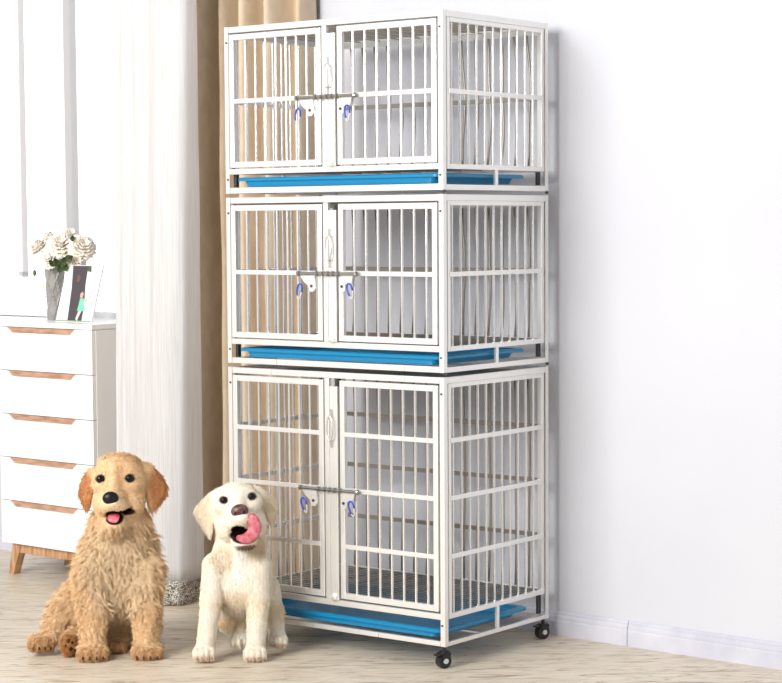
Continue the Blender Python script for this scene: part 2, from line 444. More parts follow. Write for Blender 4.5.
for i, (px, py, wd, rp) in enumerate(roses):
    c = at_s(px, py, wd)
    o = empty('rose', (c.x, c.y, c.z))
    dirv = ((c-ctr).normalized()*0.9 + view*0.75 + Vector((0, 0, .35))).normalized()
    o.rotation_euler = dirv.to_track_quat('Z', 'Y').to_euler()
    rb = rose(rp*PX*1.18, i+3); rb.ball((0, 0, rp*PX*.22), rp*PX*.33, seg=10)
    r = rb.build('blossom', m_petal, o, smooth=True)
    md = r.modifiers.new('t', 'SOLIDIFY'); md.thickness = .0012
    # stem into the vase, in the rose's own frame
    inv = (Matrix.Translation(o.location) @ o.rotation_euler.to_matrix().to_4x4()).inverted()
    vt = Vector((vc.x + random.uniform(-.01, .01), vc.y + random.uniform(-.01, .01), zt+hv*.86))
    mid = (c - dirv*.03 + Vector((vc.x, vc.y, zt+hv+.035)))*.5
    MB().tube([inv @ (c - dirv*.003), inv @ (c-dirv*.02), inv @ mid, inv @ vt], .0022, 6).build('stem', m_leaf, o, smooth=True)
    tag(o, 'cream white rose in the grey vase, ' + wher[i], 'rose', 'white roses in the vase')
def leaf(px, py, wd, L_, W_, ang, out, i, lab):
    c = at_s(px, py, wd)
    mb = MB(); P = []
    for j in range(8):
        v = j/7; row = []
        for k in (-1, -.5, 0, .5, 1):
            ww = W_*.9*math.sin(math.pi*min(v*.9+.05, 1)**.75)**1.1 + .0002
            row.append((k*ww, -.25*abs(k)*ww - L_*.35*v*v, v*L_))
        P.append(row)
    mb.grid(P)
    return mb, c, ang, out
lv = [(57, 262, .275, 9, 3.4, 20), (64, 261, .28, 10, 4.0, -28), (70, 258, .275, 9, 4.2, -60), (52, 263, .27, 8, 3.0, 40), (73, 238, .25, 6, 2.8, 0), (49, 241, .25, 8, 1.8, -35), (60, 268, .27, 8, 3.5, 8), (66, 267, .265, 8, 3.5, -20)]
fol = empty('rose_foliage', (vc.x, vc.y, zt+hv))
tag(fol, 'dark green rose leaves between the blossoms and the vase rim', 'leaves')
base = Vector(fol.location)
for (px, py, wd, l_, w_, a) in lv:
    mb, c, ang, _ = leaf(px, py, wd, l_*PX, w_*PX, a, 0, 0, '')
    o = mb.build('leaf', m_leaf, fol, smooth=True)
    o.modifiers.new('t', 'SOLIDIFY').thickness = .0008
    c2 = c - base
    o.location = c2 - Vector((math.sin(R(-a))*-1*l_*PX*.5*-1, 0, math.cos(R(a))*l_*PX*.5))
    o.rotation_euler = (R(8), R(-a), 0)
    MB().tube([c2 + Vector((0, 0.01, 0)), (c2*.4 + Vector((0, .0, .004))), Vector((0, 0, -.02))], .0011, 5).build('leaf_stalk', m_leaf, fol)
q = [at_s(a, b, .235)-base for a, b in ((54, 262), (46, 264), (40, 262), (36, 266), (35, 270))]
MB().tube(q + [], .0012, 6).build('drooping_stalk', m_leaf, fol, smooth=True)
MB().ball(at_s(34.6, 273, .235)-base, (.006, .006, .011)).build('bud', m_leaf, fol, smooth=True)

# ------------------------------------------------------------------ picture leaning beside the vase
wdp = .275
A_ = at_s(56, 321.5, wdp); B_ = at_s(104, 324.5, wdp)
TLp = at_s(67.5, 267, wdp-.02)
e1 = (B_-A_); e1.z = 0; e1n = e1.normalized()
hgt = 54*PX
lean = Vector((0, 0, hgt)) + e1n*(11.0*PX/0.92) + (-WN)*0.02
wv_ = e1n*(27*PX/0.75)
pc = empty('photo_print', (A_.x, A_.y, zt))
tag(pc, 'photo print of a child by a tree trunk, leaning beside the grey vase', 'photo')
nrm = e1n.cross(lean).normalized()
if nrm.dot(Vector((0, -1, 0))) < 0: nrm = -nrm
full = e1n*(38*PX/0.75)
def pp(a, b, h=0.0):                        # a: across 0..1 of the print width, b: up 0..1
    return wv_*a + lean*b + nrm*h
m_card = mat('white_card', rgb(246, 246, 247), 0.4)
MB().poly([pp(-.02, 0), full, full + lean*1.0, pp(-.02, 1.0)], -nrm*.006).build('backing', m_card, pc)
def pcl(name, c, pts, h):
    MB().poly([pp(a, b, h) for a, b in pts], nrm*.0003).build(name, mat(name+'_ink', c, .3), pc)
# right side of the print is cut upright: at height b its width is wr(b)
def wr(b): return 1.39 - .42*b
pcl('print_sky', rgb(222, 236, 246), [(0, 0.01), (wr(0), 0.01), (wr(1), .99), (0, .99)], .0004)
pcl('print_trunk', rgb(78, 70, 74), [(.46, .01), (1.02, .01), (1.0, .3), (.88, .66), (.84, .99), (.24, .99), (.36, .6)], .0008)
pcl('print_knot', rgb(120, 84, 70), [(.50, .72), (.60, .70), (.64, .76), (.60, .83), (.50, .82)], .0012)
pcl('print_grass', rgb(150, 170, 130), [(0, .01), (wr(0), .01), (wr(.05), .03), (0, .03)], .0012)
pcl('print_leaves', rgb(84, 96, 66), [(.86, .90), (wr(.9), .88), (wr(1), .99), (.84, .99)], .0012)
pcl('print_dress', rgb(130, 206, 180), [(.76, .2), (1.08, .2), (.99, .32), (1.0, .42), (.78, .42), (.78, .3)], .0012)
pcl('print_head', rgb(216, 170, 150), [(.78, .43), (.88, .42), (.90, .5), (.84, .54), (.76, .5)], .0016)
pcl('print_legs', rgb(232, 214, 206), [(.76, .06), (.84, .02), (.88, .1), (.94, .2), (.82, .2)], .0012)
pcl('print_arm', rgb(232, 200, 186), [(.99, .3), (1.08, .4), (1.04, .43), (.96, .36)], .0016)

# ------------------------------------------------------------------ steel cages
CW, CD = 0.7742, 0.5081
CL = Vector((-0.47229, 5.92626, 0)); CROT = -0.6557

def post_mb(z0, z1, x, y, sx, sy):      # L angle: outer corner at (x, y), arms go sx / sy
    t, w_ = .0022, .015
    m = MB()
    pts = [(0, 0), (w_, 0), (w_, t), (t, t), (t, w_), (0, w_)]
    m.poly([(x+sx*a, y+sy*b, z0) for a, b in pts], (0, 0, z1-z0))
    return m
def seg_rail(m, a, b, seams, y0, y1, z0, z1):
    xs = [a] + seams + [b]
    for p, q in zip(xs, xs[1:]): m.box(p+.0007, q-.0007, y0, y1, z0, z1, .0012)

def make_door(root, x0, x1, z0, z1, mids, st=.0165, bars=None):
    m = MB(); y0, y1 = -.003, .011; z0 += .0008; z1 -= .0008; x0 += .0006; x1 -= .0006
    m.box(x0, x0+st, y0, y1, z0, z1, .0015).box(x1-st, x1, y0, y1, z0, z1, .0015)
    m.box(x0+st+.0006, x1-st-.0006, y0+.0004, y1, z1-st, z1, .0012).box(x0+st+.0006, x1-st-.0006, y0+.0004, y1, z0, z0+st, .0012)
    d = m.build('door', m_steel, root)
    n = 7
    for i in range(n):
        x = bars[0] + (bars[1]-bars[0])*i/(n-1)
        MB().cyl((x, .005, z0+st-.002), (x, .005, z1-st+.002), .0038, 14).build('bar', m_bar, d, smooth=False)
    for z in mids:
        MB().box(x0+st-.002, x1-st+.002, -.0045, .0005, z-.0065, z+.0065, .001).build('crossbar', m_steel, d)
    return d
def side_panel(root, x, out, z0, z1, mids):
    """x: outer plane, out: +1 right side, -1 left side"""
    a, b = sorted((x - out*.001, x - out*.012))
    m = MB()
    m.box(a, b, .021, .0335, z0, z1, .001).box(a, b, CD-.0335, CD-.021, z0, z1, .001)
    m.box(a, b, .034, CD-.034, z1-.012, z1, .001).box(a, b, .034, CD-.034, z0, z0+.0135, .001)
    p = m.build('side_panel', m_steel, root)
    for i in range(11):
        y = .048 + .0391*i
        xc = x - out*.007
        MB().cyl((xc, y, z0+.012), (xc, y, z1-.010), .0035, 12).build('bar', m_bar, p, smooth=False)
    for z in mids:
        a, b = sorted((x + out*.0015, x - out*.003))
        MB().box(a, b, .030, CD-.030, z-.0065, z+.0065, .001).build('crossbar', m_steel, p)
def back_panel(root, z0, z1, mids, bow):
    m = MB(); y0, y1 = CD-.012, CD-.002
    m.box(.016, .030, y0, y1, z0, z1, .001).box(CW-.03, CW-.016, y0, y1, z0, z1, .001)
    m.box(.03, CW-.03, y0, y1, z1-.014, z1, .001).box(.03, CW-.03, y0, y1, z0, z0+.014, .001)
    p = m.build('back_panel', m_steel, root)
    for i in range(15):
        x = .065 + .046*i; pts = []
        for j in range(13):
            t = j/12
            pts.append((x + bow*math.sin(math.pi*t) + .25*bow*math.sin(3*math.pi*t+i), CD-.007 - .3*bow*math.sin(math.pi*t), z0+.012+(z1-z0-.024)*t))
        MB().tube(pts, .0037, 8).build('bar', m_wire, p, smooth=True)  # bars and crossbars in darker steel; inner shade is put into their colour
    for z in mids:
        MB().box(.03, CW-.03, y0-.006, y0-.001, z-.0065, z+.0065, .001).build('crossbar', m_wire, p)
def wire_mesh(root, name, z, label=None, lo=.02, step=.024):
    m = MB()
    y = lo
    while y < CD-.018:
        m.cyl((.008, y, z), (CW-.008, y, z), .0022, 5); y += step
    x = .03
    while x < CW-.02:
        m.cyl((x, .008, z-.004), (x, CD-.008, z-.004), .0024, 5); x += .0745
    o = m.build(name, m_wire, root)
    return o
def make_tray(root, z_lip, z_bot, xl, xr, ya, yb_):
    m = MB()
    def ring(x0, x1, y0, y1, z, r=.02, n=5):
        pts = []
        for cx, cy, a0 in ((x1-r, y1-r, 0), (x0+r, y1-r, 90), (x0+r, y0+r, 180), (x1-r, y0+r, 270)):
            for k in range(n):
                a = R(a0 + 90*k/(n-1)); pts.append(m.bm.verts.new((cx+r*math.cos(a), cy+r*math.sin(a), z)))
        return pts
    lt = .010
    rs = [ring(xl, xr, ya, yb_, z_lip-lt), ring(xl, xr, ya, yb_, z_lip-lt*.3), ring(xl+.004, xr-.004, ya+.004, yb_-.004, z_lip),
          ring(xl+.018, xr-.018, ya+.012, yb_-.018, z_lip), ring(xl+.026, xr-.026, ya+.014, yb_-.034, z_bot+.002),
          ]
    un = [ring(xl+.002, xr-.002, ya+.002, yb_-.002, z_lip-lt), ring(xl+.020, xr-.020, ya+.008, yb_-.03, z_lip-lt), ring(xl+.026, xr-.026, ya+.011, yb_-.038, z_bot)]
    def join(A, B):
        n = len(A)
        for k in range(n): m.bm.faces.new((A[k], A[(k+1) % n], B[(k+1) % n], B[k]))
    for A, B in zip(rs, rs[1:]): join(A, B)
    m.bm.faces.new(rs[-1])
    join(rs[0], un[0])
    for A, B in zip(un, un[1:]): join(A, B)
    m.bm.faces.new(un[-1])
    o = m.build('tray', m_tray, root, smooth=False); o['label'] = 'bright blue plastic slide-out tray'
    return o

def latch(root, z):
    la = MB().cyl((.276, -.014, z-.001), (.4849, -.014, z-.001), .0046, 12)
    for x in (.279, .345, .366, .385, .402, .421):
        la.cyl((x, -.014, z-.001), (x+.007, -.014, z-.001), .0075, 12)
    la.ball((.4865, -.014, z-.001), .0075, seg=10)
    o = la.build('latch', m_chrome, root); o['label'] = 'round steel sliding latch across both doors'
    # hasps hang on the doors, level with the latch
    MB().poly([(.281, -.0095, z-.004), (.336, -.0095, z-.004), (.339, -.0095, z-.043), (.331, -.0095, z-.052), (.318, -.0095, z-.052), (.313, -.0095, z-.036), (.296, -.0095, z-.024)], (0, .003, 0)).build('hasp', m_steel, o)
    MB().poly([(.422, -.0095, z-.004), (.473, -.0095, z-.004), (.468, -.0095, z-.026), (.455, -.0095, z-.034), (.446, -.0095, z-.028), (.444, -.0095, z-.048), (.434, -.0095, z-.054), (.424, -.0095, z-.046)], (0, .003, 0)).build('hasp', m_steel, o)
    for x in (.325, .434): MB().cyl((x, -.0115, z-.036), (x, -.0085, z-.036), .0042, 10).build('rivet', m_bolt, o)
    return o
def carabiner(x, z, rot, label, top):
    o = empty('carabiner', CL + Matrix.Rotation(CROT, 3, 'Z') @ Vector((x, -.0175, z)), CROT)
    pts = []
    for k in range(20):
        a = 2*math.pi*k/20; r_ = (.0085 + .0025*math.sin(a))
        px, pz = r_*math.cos(a), -.021 + .0215*math.sin(a)
        c, s_ = math.cos(rot), math.sin(rot)
        pts.append((px*c - pz*s_, 0, px*s_ + pz*c))
    MB().tube(pts[:13], .0025, 7).build('hook_body', m_blue, o, smooth=True)
    MB().tube(pts[12:] + pts[:1], .0018, 7).build('gate', m_hub, o, smooth=True)
    tag(o, label, 'carabiner', 'small blue carabiners on the cage latches')

def cage(z_top, door_top, door_bot, rail, brail, mids, name_label, hz, tray, bow, z_floor, casters=False, latch_z=None, seams=([.1555, .6397], [.1807, .640])):
    root = empty('dog_cage', (CL.x, CL.y, 0 if casters else brail[0]), CROT)
    zoff = 0 if casters else brail[0]
    sub = empty('tmp', (0, 0, 0))
    parts_before = set(bpy.data.objects)
    # posts
    zb = brail[0]
    for x, y, sx, sy in ((0, 0, 1, 1), (CW, 0, -1, 1), (0, CD, 1, -1), (CW, CD, -1, -1)):
        p = post_mb(zb, z_top, x, y, sx, sy).build('corner_post', m_steel, root)
        for z in (z_top-.045, rail[0]-.015):
            if y == 0:
                MB().cyl((x+sx*.009, -.0022, z), (x+sx*.009, .0005, z), .0030, 8).build('bolt', m_bolt, p)
        gx = x + sx*.0245
        MB().box(min(x+sx*.0155, gx), max(x+sx*.0155, gx), min(y+sy*.0165, y+sy*.030), max(y+sy*.0165, y+sy*.030), brail[1], rail[0], .001).build('tray_guide', m_bolt, root)
        MB().box(min(x+sx*.0145, x+sx*.0195), max(x+sx*.0145, x+sx*.0195), min(y+sy*.0135, y+sy*.018), max(y+sy*.0135, y+sy*.018), rail[1], z_top-.02).build('gap_shade_strip', m_bolt, root)  # dark strip added behind the post gap, standing in for its shade
    # rails
    m = MB(); seg_rail(m, .0155, CW-.0155, seams[0], 0, .012, z_top-.0175, z_top-.0005); m.build('front_top_rail', m_steel, root)
    m = MB(); m.box(.0155, CW-.0155, 0, .012, rail[0], rail[1], .0012); m.build('front_middle_rail', m_steel, root)
    m = MB(); seg_rail(m, .0155, CW-.0155, seams[1], 0, .012, brail[0], brail[1]); m.build('front_bottom_rail', m_steel, root)
    for x0, x1 in ((CW-.012, CW), (0, .012)):
        MB().box(x0, x1, .0155, CD-.0155, z_top-.0175, z_top-.0005, .0012).build('side_rail', m_steel, root)
        MB().box(x0, x1, .0155, CD-.0155, brail[0], brail[1]-.002, .0012).build('side_rail', m_steel, root)
    for a, b in ((z_top-.0175, z_top-.0005), (brail[0], brail[1]-.002)):
        MB().box(.0155, CW-.0155, CD-.012, CD, a, b, .0012).build('back_rail', m_steel, root)
    # front: two doors and the meeting stile between them
    make_door(root, .0189, .3583, door_bot, door_top, mids, bars=(.0755, .3035))
    make_door(root, .4159, .7551, door_bot, door_top, mids, bars=(.4684, .7149))
    MB().box(.3605, .3765, 0, .012, rail[1], z_top-.018, .0012).build('centre_post', m_steel, root)
    ms = MB().box(.3805, .4105, -.003, .003, rail[1]+.001, door_top-.018, .001)
    ms.box(.3955, .4105, -.0055, -.003, rail[1]+.001, door_top-.018, .001)
    ms.build('centre_plate', m_steel, root)
    MB().ball((.394, -.006, rail[1]+.010), (.012, .005, .012), seg=12).build('door_stop', m_steel, root, smooth=True)
    # oval pull
    zc, hh = hz
    h = MB(); h.tube([(.391+.0105*math.cos(a), -.016 - .006*math.sin(a)*0, zc + (hh-.014)*math.sin(a)) for a in [2*math.pi*k/24 for k in range(24)]], .0026, 8, closed=True)
    h.box(.386, .396, -.008, -.0032, zc+hh-.016, zc+hh+.006, .001).box(.386, .396, -.008, -.0032, zc-hh-.006, zc-hh+.016, .001)
    h.build('pull_handle', m_satin, root, smooth=False)
    if latch_z is None: latch_z = mids[0]
    latch(root, latch_z)
    # other sides, top and floor
    zf = rail[0]+.0045
    side_panel(root, CW, 1, rail[0]+.001, z_top-.0178, mids)
    side_panel(root, 0, -1, rail[0]+.001, z_top-.0178, mids)
    back_panel(root, rail[0], z_top-.019, mids, bow)
    wire_mesh(root, 'top_grille', z_top-.012)
    wire_mesh(root, 'floor_grille', z_floor)
    if not casters:
        for y in (.006, CD-.006):
            MB().cyl((CW-.004, y, zb-.003), (CW+.003, y, zb-.003), .0042, 10).build('bolt', m_bolt, root)
    # struts holding the tray runners
    for x in (CW, 0):
        a, b = sorted((x, x + (-.008 if x else .008)))
        MB().box(a, b, .246, .258, brail[1]-.002, rail[0]+.002, .001).build('tray_strut', m_steel, root)
    MB().box(.014, CW-.014, .2, .215, brail[0]+.001, brail[0]+.006).build('tray_runner', m_steel, root)
    make_tray(root, *tray)
    if zoff:
        for o in root.children: o.location.z -= zoff
    bpy.data.objects.remove(sub)
    tag(root, name_label, 'cage', 'stacked steel dog cages')
    return root

cage(1.7635, 1.742, 1.3615, (1.3435, 1.359), (1.2885, 1.3055), [1.551], 'topmost stainless steel barred dog cage of the three-tier stack', (1.6065, .046), (1.334, 1.3075, .032, CW-.016, .006, .42), .011, 1.356, seams=([.1555, .6397], [.1807, .64]))
cage(1.2775, 1.256, .8745, (.856, .8720), (.8007, .8170), [1.0636], 'middle stainless steel barred dog cage of the three-tier stack', (1.133, .048), (.8455, .820, .034, CW-.016, .006, .42), .008, .8685, seams=([.163, .6397], [.185, .64]))
c3 = cage(.7890, .7671, .1533, (.1323, .1480), (.0600, .0735), [.617, .461, .303], 'tall bottom steel dog cage on black casters under two smaller cages', (.632, .048), (.1045, .0795, .030, CW-.016, .006, .43), .006, .1445, casters=True, latch_z=.461, seams=([.163, .6397], [.31, .5455]))
# connector pins between the tiers
# casters
for x, y in ((.012, .012), (CW-.012, .012), (.012, CD-.012), (CW-.012, CD-.012)):
    ca = empty('caster', (x, y, 0)); ca.parent = c3; ca['label'] = 'black swivel caster wheel'
    ang = R(38 if x > .4 else 10) + R(35)
    M_ = Matrix.Rotation(ang, 4, 'Z')
    b = MB()
    b.cyl((0, 0, .043), (0, 0, .0595), .0055, 10)
    b.cyl((0, 0, .040), (0, 0, .0455), .0145, 16)
    for sy in (-1, 1):
        pts = [(-.014, .0125*sy, .042), (.014, .0125*sy, .042), (.012, .0125*sy, .026), (.002, .0125*sy, .013), (-.008, .0125*sy, .015), (-.014, .0125*sy, .03)]
        b.poly([M_ @ Vector(p) for p in pts], M_.to_3x3() @ Vector((0, .002*-sy, 0)))
    b.box(-.017, .014, -.0125, .0125, .038, .0425, M=M_)
    b.build('fork', m_dark, ca)
    MB().box(-.030, -.012, -.009, .009, .036, .0405, .001, M=M_).build('brake_pedal', m_dark, ca)
    wc = M_ @ Vector((-.003, 0, .0205)); ax = M_.to_3x3() @ Vector((0, 1, 0))
    wh = MB(); wh.cyl(wc-ax*.0095, wc+ax*.0095, .0205, 24)
    wo = wh.build('wheel', m_dark, ca)
    MB().cyl(wc-ax*.0145, wc+ax*.0145, .0072, 16).build('hub', m_hub, wo)
# carabiners
for z, nm in ((1.551, 'top'), (1.0636, 'middle'), (.461, 'bottom')):
    carabiner(.291, z-.031, -.18 if nm != 'bottom' else .35, 'blue carabiner on the left hasp of the %s cage' % nm, 0)
    carabiner(.463, z-.028, .05 if nm == 'top' else .3, 'blue carabiner on the right hasp of the %s cage' % nm, 0)

# ------------------------------------------------------------------ puppies
class Field:
    """signed distance grid for one animal, in a frame standing on the floor:
       x right, y away from the room's front, z up (metres)"""
    def __init__(s, px, py, lo, hi, h=0.0021):
        o = ray(px, py); t = -H/o.z; s.O = Vector((0, 0, H)) + o*t; s.O.z = 0
        d = Vector((s.O.x, s.O.y, 0)).normalized(); s.B = d; s.X = Vector((d.y, -d.x, 0)); s.D0 = Vector((s.O.x, s.O.y)).length
        s.h = h; s.lo = np.array(lo, np.float32); n = np.ceil((np.array(hi)-np.array(lo))/h).astype(int)+1
        s.ax = [np.arange(n[i], dtype=np.float32)*h + s.lo[i] for i in range(3)]
        s.f = np.full(n, 1.0, np.float32); s.S = 1/367.5
        s.paint = []
    def c(s, x, y, w):
        """photo position (x, y) at w units behind the front paws -> local"""
        r = ray(x, y); dep = s.D0 + w*s.S
        t = dep/(r.x*s.B.x + r.y*s.B.y); p = Vector((0, 0, H)) + r*t - s.O
        return np.array((p.dot(s.X), p.dot(s.B), p.z), np.float32)
    def sub(s, a, b):
        i0 = [max(0, int((a[i]-s.lo[i])/s.h)-1) for i in range(3)]
        i1 = [min(s.f.shape[i], int((b[i]-s.lo[i])/s.h)+2) for i in range(3)]
        sl = tuple(slice(p, q) for p, q in zip(i0, i1))
        G = np.meshgrid(*[s.ax[i][sl[i]] for i in range(3)], indexing='ij')
        return sl, G
    def blend(s, sl, d, k, cut=False):
        A = s.f[sl]
        if A.size == 0: return
        if cut:
            d = -d; hh = np.clip(.5 - .5*(d-A)/k, 0, 1)*1.0
            s.f[sl] = d*(1-hh) + A*hh + k*hh*(1-hh) if False else np.maximum(A, d) + np.where(np.abs(A-d) < k, (k-np.abs(A-d))**2/(4*k), 0)
        else:
            s.f[sl] = np.minimum(A, d) - np.where(np.abs(A-d) < k, (k-np.abs(A-d))**2/(4*k), 0)
    def ell(s, x, y, w, r, k=5, rot=0, tilt=0, cut=False, yaw=0):
        """ellipsoid radii r=(across, up, deep) in photo units; rot: clockwise in the picture; tilt: leaning back"""
        C_ = s.c(x, y, w); r = np.array((r[0], r[2], r[1]), np.float32)*s.S; k = k*s.S
        m = max(r)+k+s.h*2; sl, G = s.sub(C_-m, C_+m)
        q = [G[i]-C_[i] for i in range(3)]
        if rot:
            a = R(rot); q[0], q[2] = q[0]*math.cos(a)-q[2]*math.sin(a), q[0]*math.sin(a)+q[2]*math.cos(a)
        if tilt:
            a = R(tilt); q[1], q[2] = q[1]*math.cos(a)-q[2]*math.sin(a), q[1]*math.sin(a)+q[2]*math.cos(a)
        if yaw:
            a = R(yaw); q[0], q[1] = q[0]*math.cos(a)-q[1]*math.sin(a), q[0]*math.sin(a)+q[1]*math.cos(a)
        k0 = np.sqrt(sum((q[i]/r[i])**2 for i in range(3))); k1 = np.sqrt(sum((q[i]/r[i]**2)**2 for i in range(3)))
        s.blend(sl, k0*(k0-1)/np.maximum(k1, 1e-6), k, cut)
    def cone(s, a, ra, b, rb, k=5):
        A, B = s.c(*a), s.c(*b); ra *= s.S; rb *= s.S; k *= s.S; m = max(ra, rb)+k+s.h*2
        sl, G = s.sub(np.minimum(A, B)-m, np.maximum(A, B)+m)
        ab = B-A; L2 = float(ab@ab)
        t = np.clip(sum((G[i]-A[i])*ab[i] for i in range(3))/L2, 0, 1)
        d = np.sqrt(sum((G[i]-A[i]-t*ab[i])**2 for i in range(3))) - (ra + (rb-ra)*t)
        s.blend(sl, d, k)
    def flap(s, pts, w, th, k=3, lean=0.0, wx=0.0, rnd=2.0):
        """ear: outline in the picture, thickness th, at depth w (lean: deeper towards its tip, wx: deeper to the right)"""
        P = np.array([s.c(x, y, w) for x, y in pts]); px, pz = P[:, 0], P[:, 2]; y0 = P[:, 1].mean()
        a = np.array((px.min(), y0-.05, pz.min()))-.012; b = np.array((px.max(), y0+.05, pz.max()))+.012
        sl, G = s.sub(a, b); X_, Y_, Z_ = G; X2, Z2 = X_[:, 0, :], Z_[:, 0, :]
        d = np.full(X2.shape, 1e9, np.float32); ins = np.zeros(X2.shape, bool); n = len(px)
        for i in range(n):
            j = (i+1) % n; ex, ez = px[j]-px[i], pz[j]-pz[i]; wx_, wz_ = X2-px[i], Z2-pz[i]
            t = np.clip((wx_*ex+wz_*ez)/(ex*ex+ez*ez), 0, 1); d = np.minimum(d, (wx_-ex*t)**2+(wz_-ez*t)**2)
            c_ = ((pz[i] > Z2) != (pz[j] > Z2)) & (X2 < ex*(Z2-pz[i])/(ez if abs(ez) > 1e-9 else 1e-9)+px[i]); ins ^= c_
        d = np.sqrt(d)*np.where(ins, -1, 1); rr = rnd*s.S
        zc, xc = pz.max(), px.mean()
        yy = np.abs(Y_ - (y0 + (zc-Z_)*lean + (X_-xc)*wx)) - (th*s.S - rr*.5)*np.clip(.35 + (-d[:, None, :])/(6*s.S), .35, 1)
        dx = (d + rr)[:, None, :]
        q = np.sqrt(np.maximum(dx, 0)**2 + np.maximum(yy+rr*.5, 0)**2) + np.minimum(np.maximum(dx, yy+rr*.5), 0) - rr
        s.blend(sl, q.astype(np.float32), k*s.S)
    def front(s, x, y):
        """local point of the first surface met at picture position (x, y)"""
        for w in np.arange(-45, 150, .5):
            p = s.c(x, y, w); i = np.round((p-s.lo)/s.h).astype(int)
            if (i >= 0).all() and (i < s.f.shape).all() and s.f[tuple(i)] < 0: return p, w
        return s.c(x, y, 0), 0
    def spot(s, x, y, w, r, col, soft=.35):
        s.paint.append((s.c(x, y, w), np.array((r[0], r[2], r[1]))*s.S, np.array(col[:3]), soft))
    def mesh(s, base, floor=0.0):
        s.f[:, :, :] = np.maximum(s.f, (floor - s.ax[2])[None, None, :])      # flat where it meets the floor
        f = s.f; f[0], f[-1] = 1, 1; f[:, 0], f[:, -1] = 1, 1; f[:, :, 0], f[:, :, -1] = 1, 1
        I = f < 0; n0, n1, n2 = f.shape
        cnt = np.zeros((n0-1, n1-1, n2-1), np.int8)
        for a in (0, 1):
            for b in (0, 1):
                for c in (0, 1): cnt += I[a:n0-1+a, b:n1-1+b, c:n2-1+c]
        act = (cnt > 0) & (cnt < 8); idx = np.argwhere(act); vid = np.full(act.shape, -1, np.int64); vid[act] = np.arange(len(idx))
        cs = np.array([(a, b, c) for a in (0, 1) for b in (0, 1) for c in (0, 1)])
        V = np.stack([f[idx[:, 0]+a, idx[:, 1]+b, idx[:, 2]+c] for a, b, c in cs], 1)
        acc = np.zeros((len(idx), 3)); num = np.zeros(len(idx))
        for i in range(8):
            for j in range(i+1, 8):
                if np.abs(cs[i]-cs[j]).sum() != 1: continue
                cr = (V[:, i] < 0) != (V[:, j] < 0); t = np.where(cr, V[:, i]/np.where(cr, V[:, i]-V[:, j], 1), 0)
                acc += np.where(cr[:, None], cs[i] + (cs[j]-cs[i])*t[:, None], 0); num += cr
        P = (idx + acc/num[:, None])*s.h + s.lo
        quads = []
        for ax in range(3):
            o = [q for q in range(3) if q != ax]
            A = [slice(None)]*3; B = [slice(None)]*3; A[ax] = slice(0, -1); B[ax] = slice(1, None)
            ch = I[tuple(A)] != I[tuple(B)]; e = np.argwhere(ch); e = e[(e[:, o[0]] > 0) & (e[:, o[1]] > 0)]
            flip = I[tuple(A)][tuple(e.T)]
            q = []
            for d0, d1 in ((-1, -1), (0, -1), (0, 0), (-1, 0)):
                g = e.copy(); g[:, o[0]] += d0; g[:, o[1]] += d1; q.append(vid[tuple(g.T)])
            q = np.stack(q, 1)
            if ax == 1: flip = ~flip
            q[~flip] = q[~flip][:, ::-1]; quads.append(q)
        Q = np.concatenate(quads)
        # light relaxation
        for _ in range(2):
            sm = np.zeros_like(P); ct = np.zeros(len(P))
            for a in range(4):
                b = (a+1) % 4
                np.add.at(sm, Q[:, a], P[Q[:, b]]); np.add.at(ct, Q[:, a], 1); np.add.at(sm, Q[:, b], P[Q[:, a]]); np.add.at(ct, Q[:, b], 1)
            P = P*.5 + .5*sm/np.maximum(ct, 1)[:, None]
        col = s.colour(P, base)
        return P, Q, col
    def colour(s, P, base):
        col = np.tile(np.array(base[:3]), (len(P), 1))
        for C_, r, c, soft in s.paint:
            d = np.sqrt((((P-C_)/r)**2).sum(1)); a = np.clip((1+soft-d)/(2*soft), 0, 1); a = a*a*(3-2*a)
            col = col*(1-a[:, None]) + c*a[:, None]
        return col

m_coat = bpy.data.materials.new('puppy_coat'); m_coat.use_nodes = True
at = N(m_coat, 'ShaderNodeAttribute'); at.attribute_name = 'coat'
L(m_coat, at.outputs['Color'], bsdf(m_coat).inputs['Base Color']); bsdf(m_coat).inputs['Roughness'].default_value = .8
bsdf(m_coat).inputs['Specular IOR Level'].default_value = .2

def body_object(name, F_, base, root):
    P, Q, col = F_.mesh(base)
    me = bpy.data.meshes.new(name); me.vertices.add(len(P)); me.vertices.foreach_set('co', P.astype(np.float32).ravel())
    me.loops.add(Q.size); me.loops.foreach_set('vertex_index', Q.astype(np.int32).ravel())
    me.polygons.add(len(Q)); me.polygons.foreach_set('loop_start', np.arange(0, Q.size, 4, dtype=np.int32))
    me.update(calc_edges=True); me.validate()
    for p in me.polygons: p.use_smooth = True
    a = me.attributes.new('coat', 'FLOAT_COLOR', 'POINT')
    a.data.foreach_set('color', np.concatenate([col, np.ones((len(col), 1))], 1).astype(np.float32).ravel())
    me.materials.append(m_coat)
    o = bpy.data.objects.new(name, me); COL.objects.link(o); o.parent = root
    nr = np.zeros(len(me.vertices)*3, np.float32); me.vertices.foreach_get('normal', nr)
    return o, P, nr.reshape(-1, 3), col

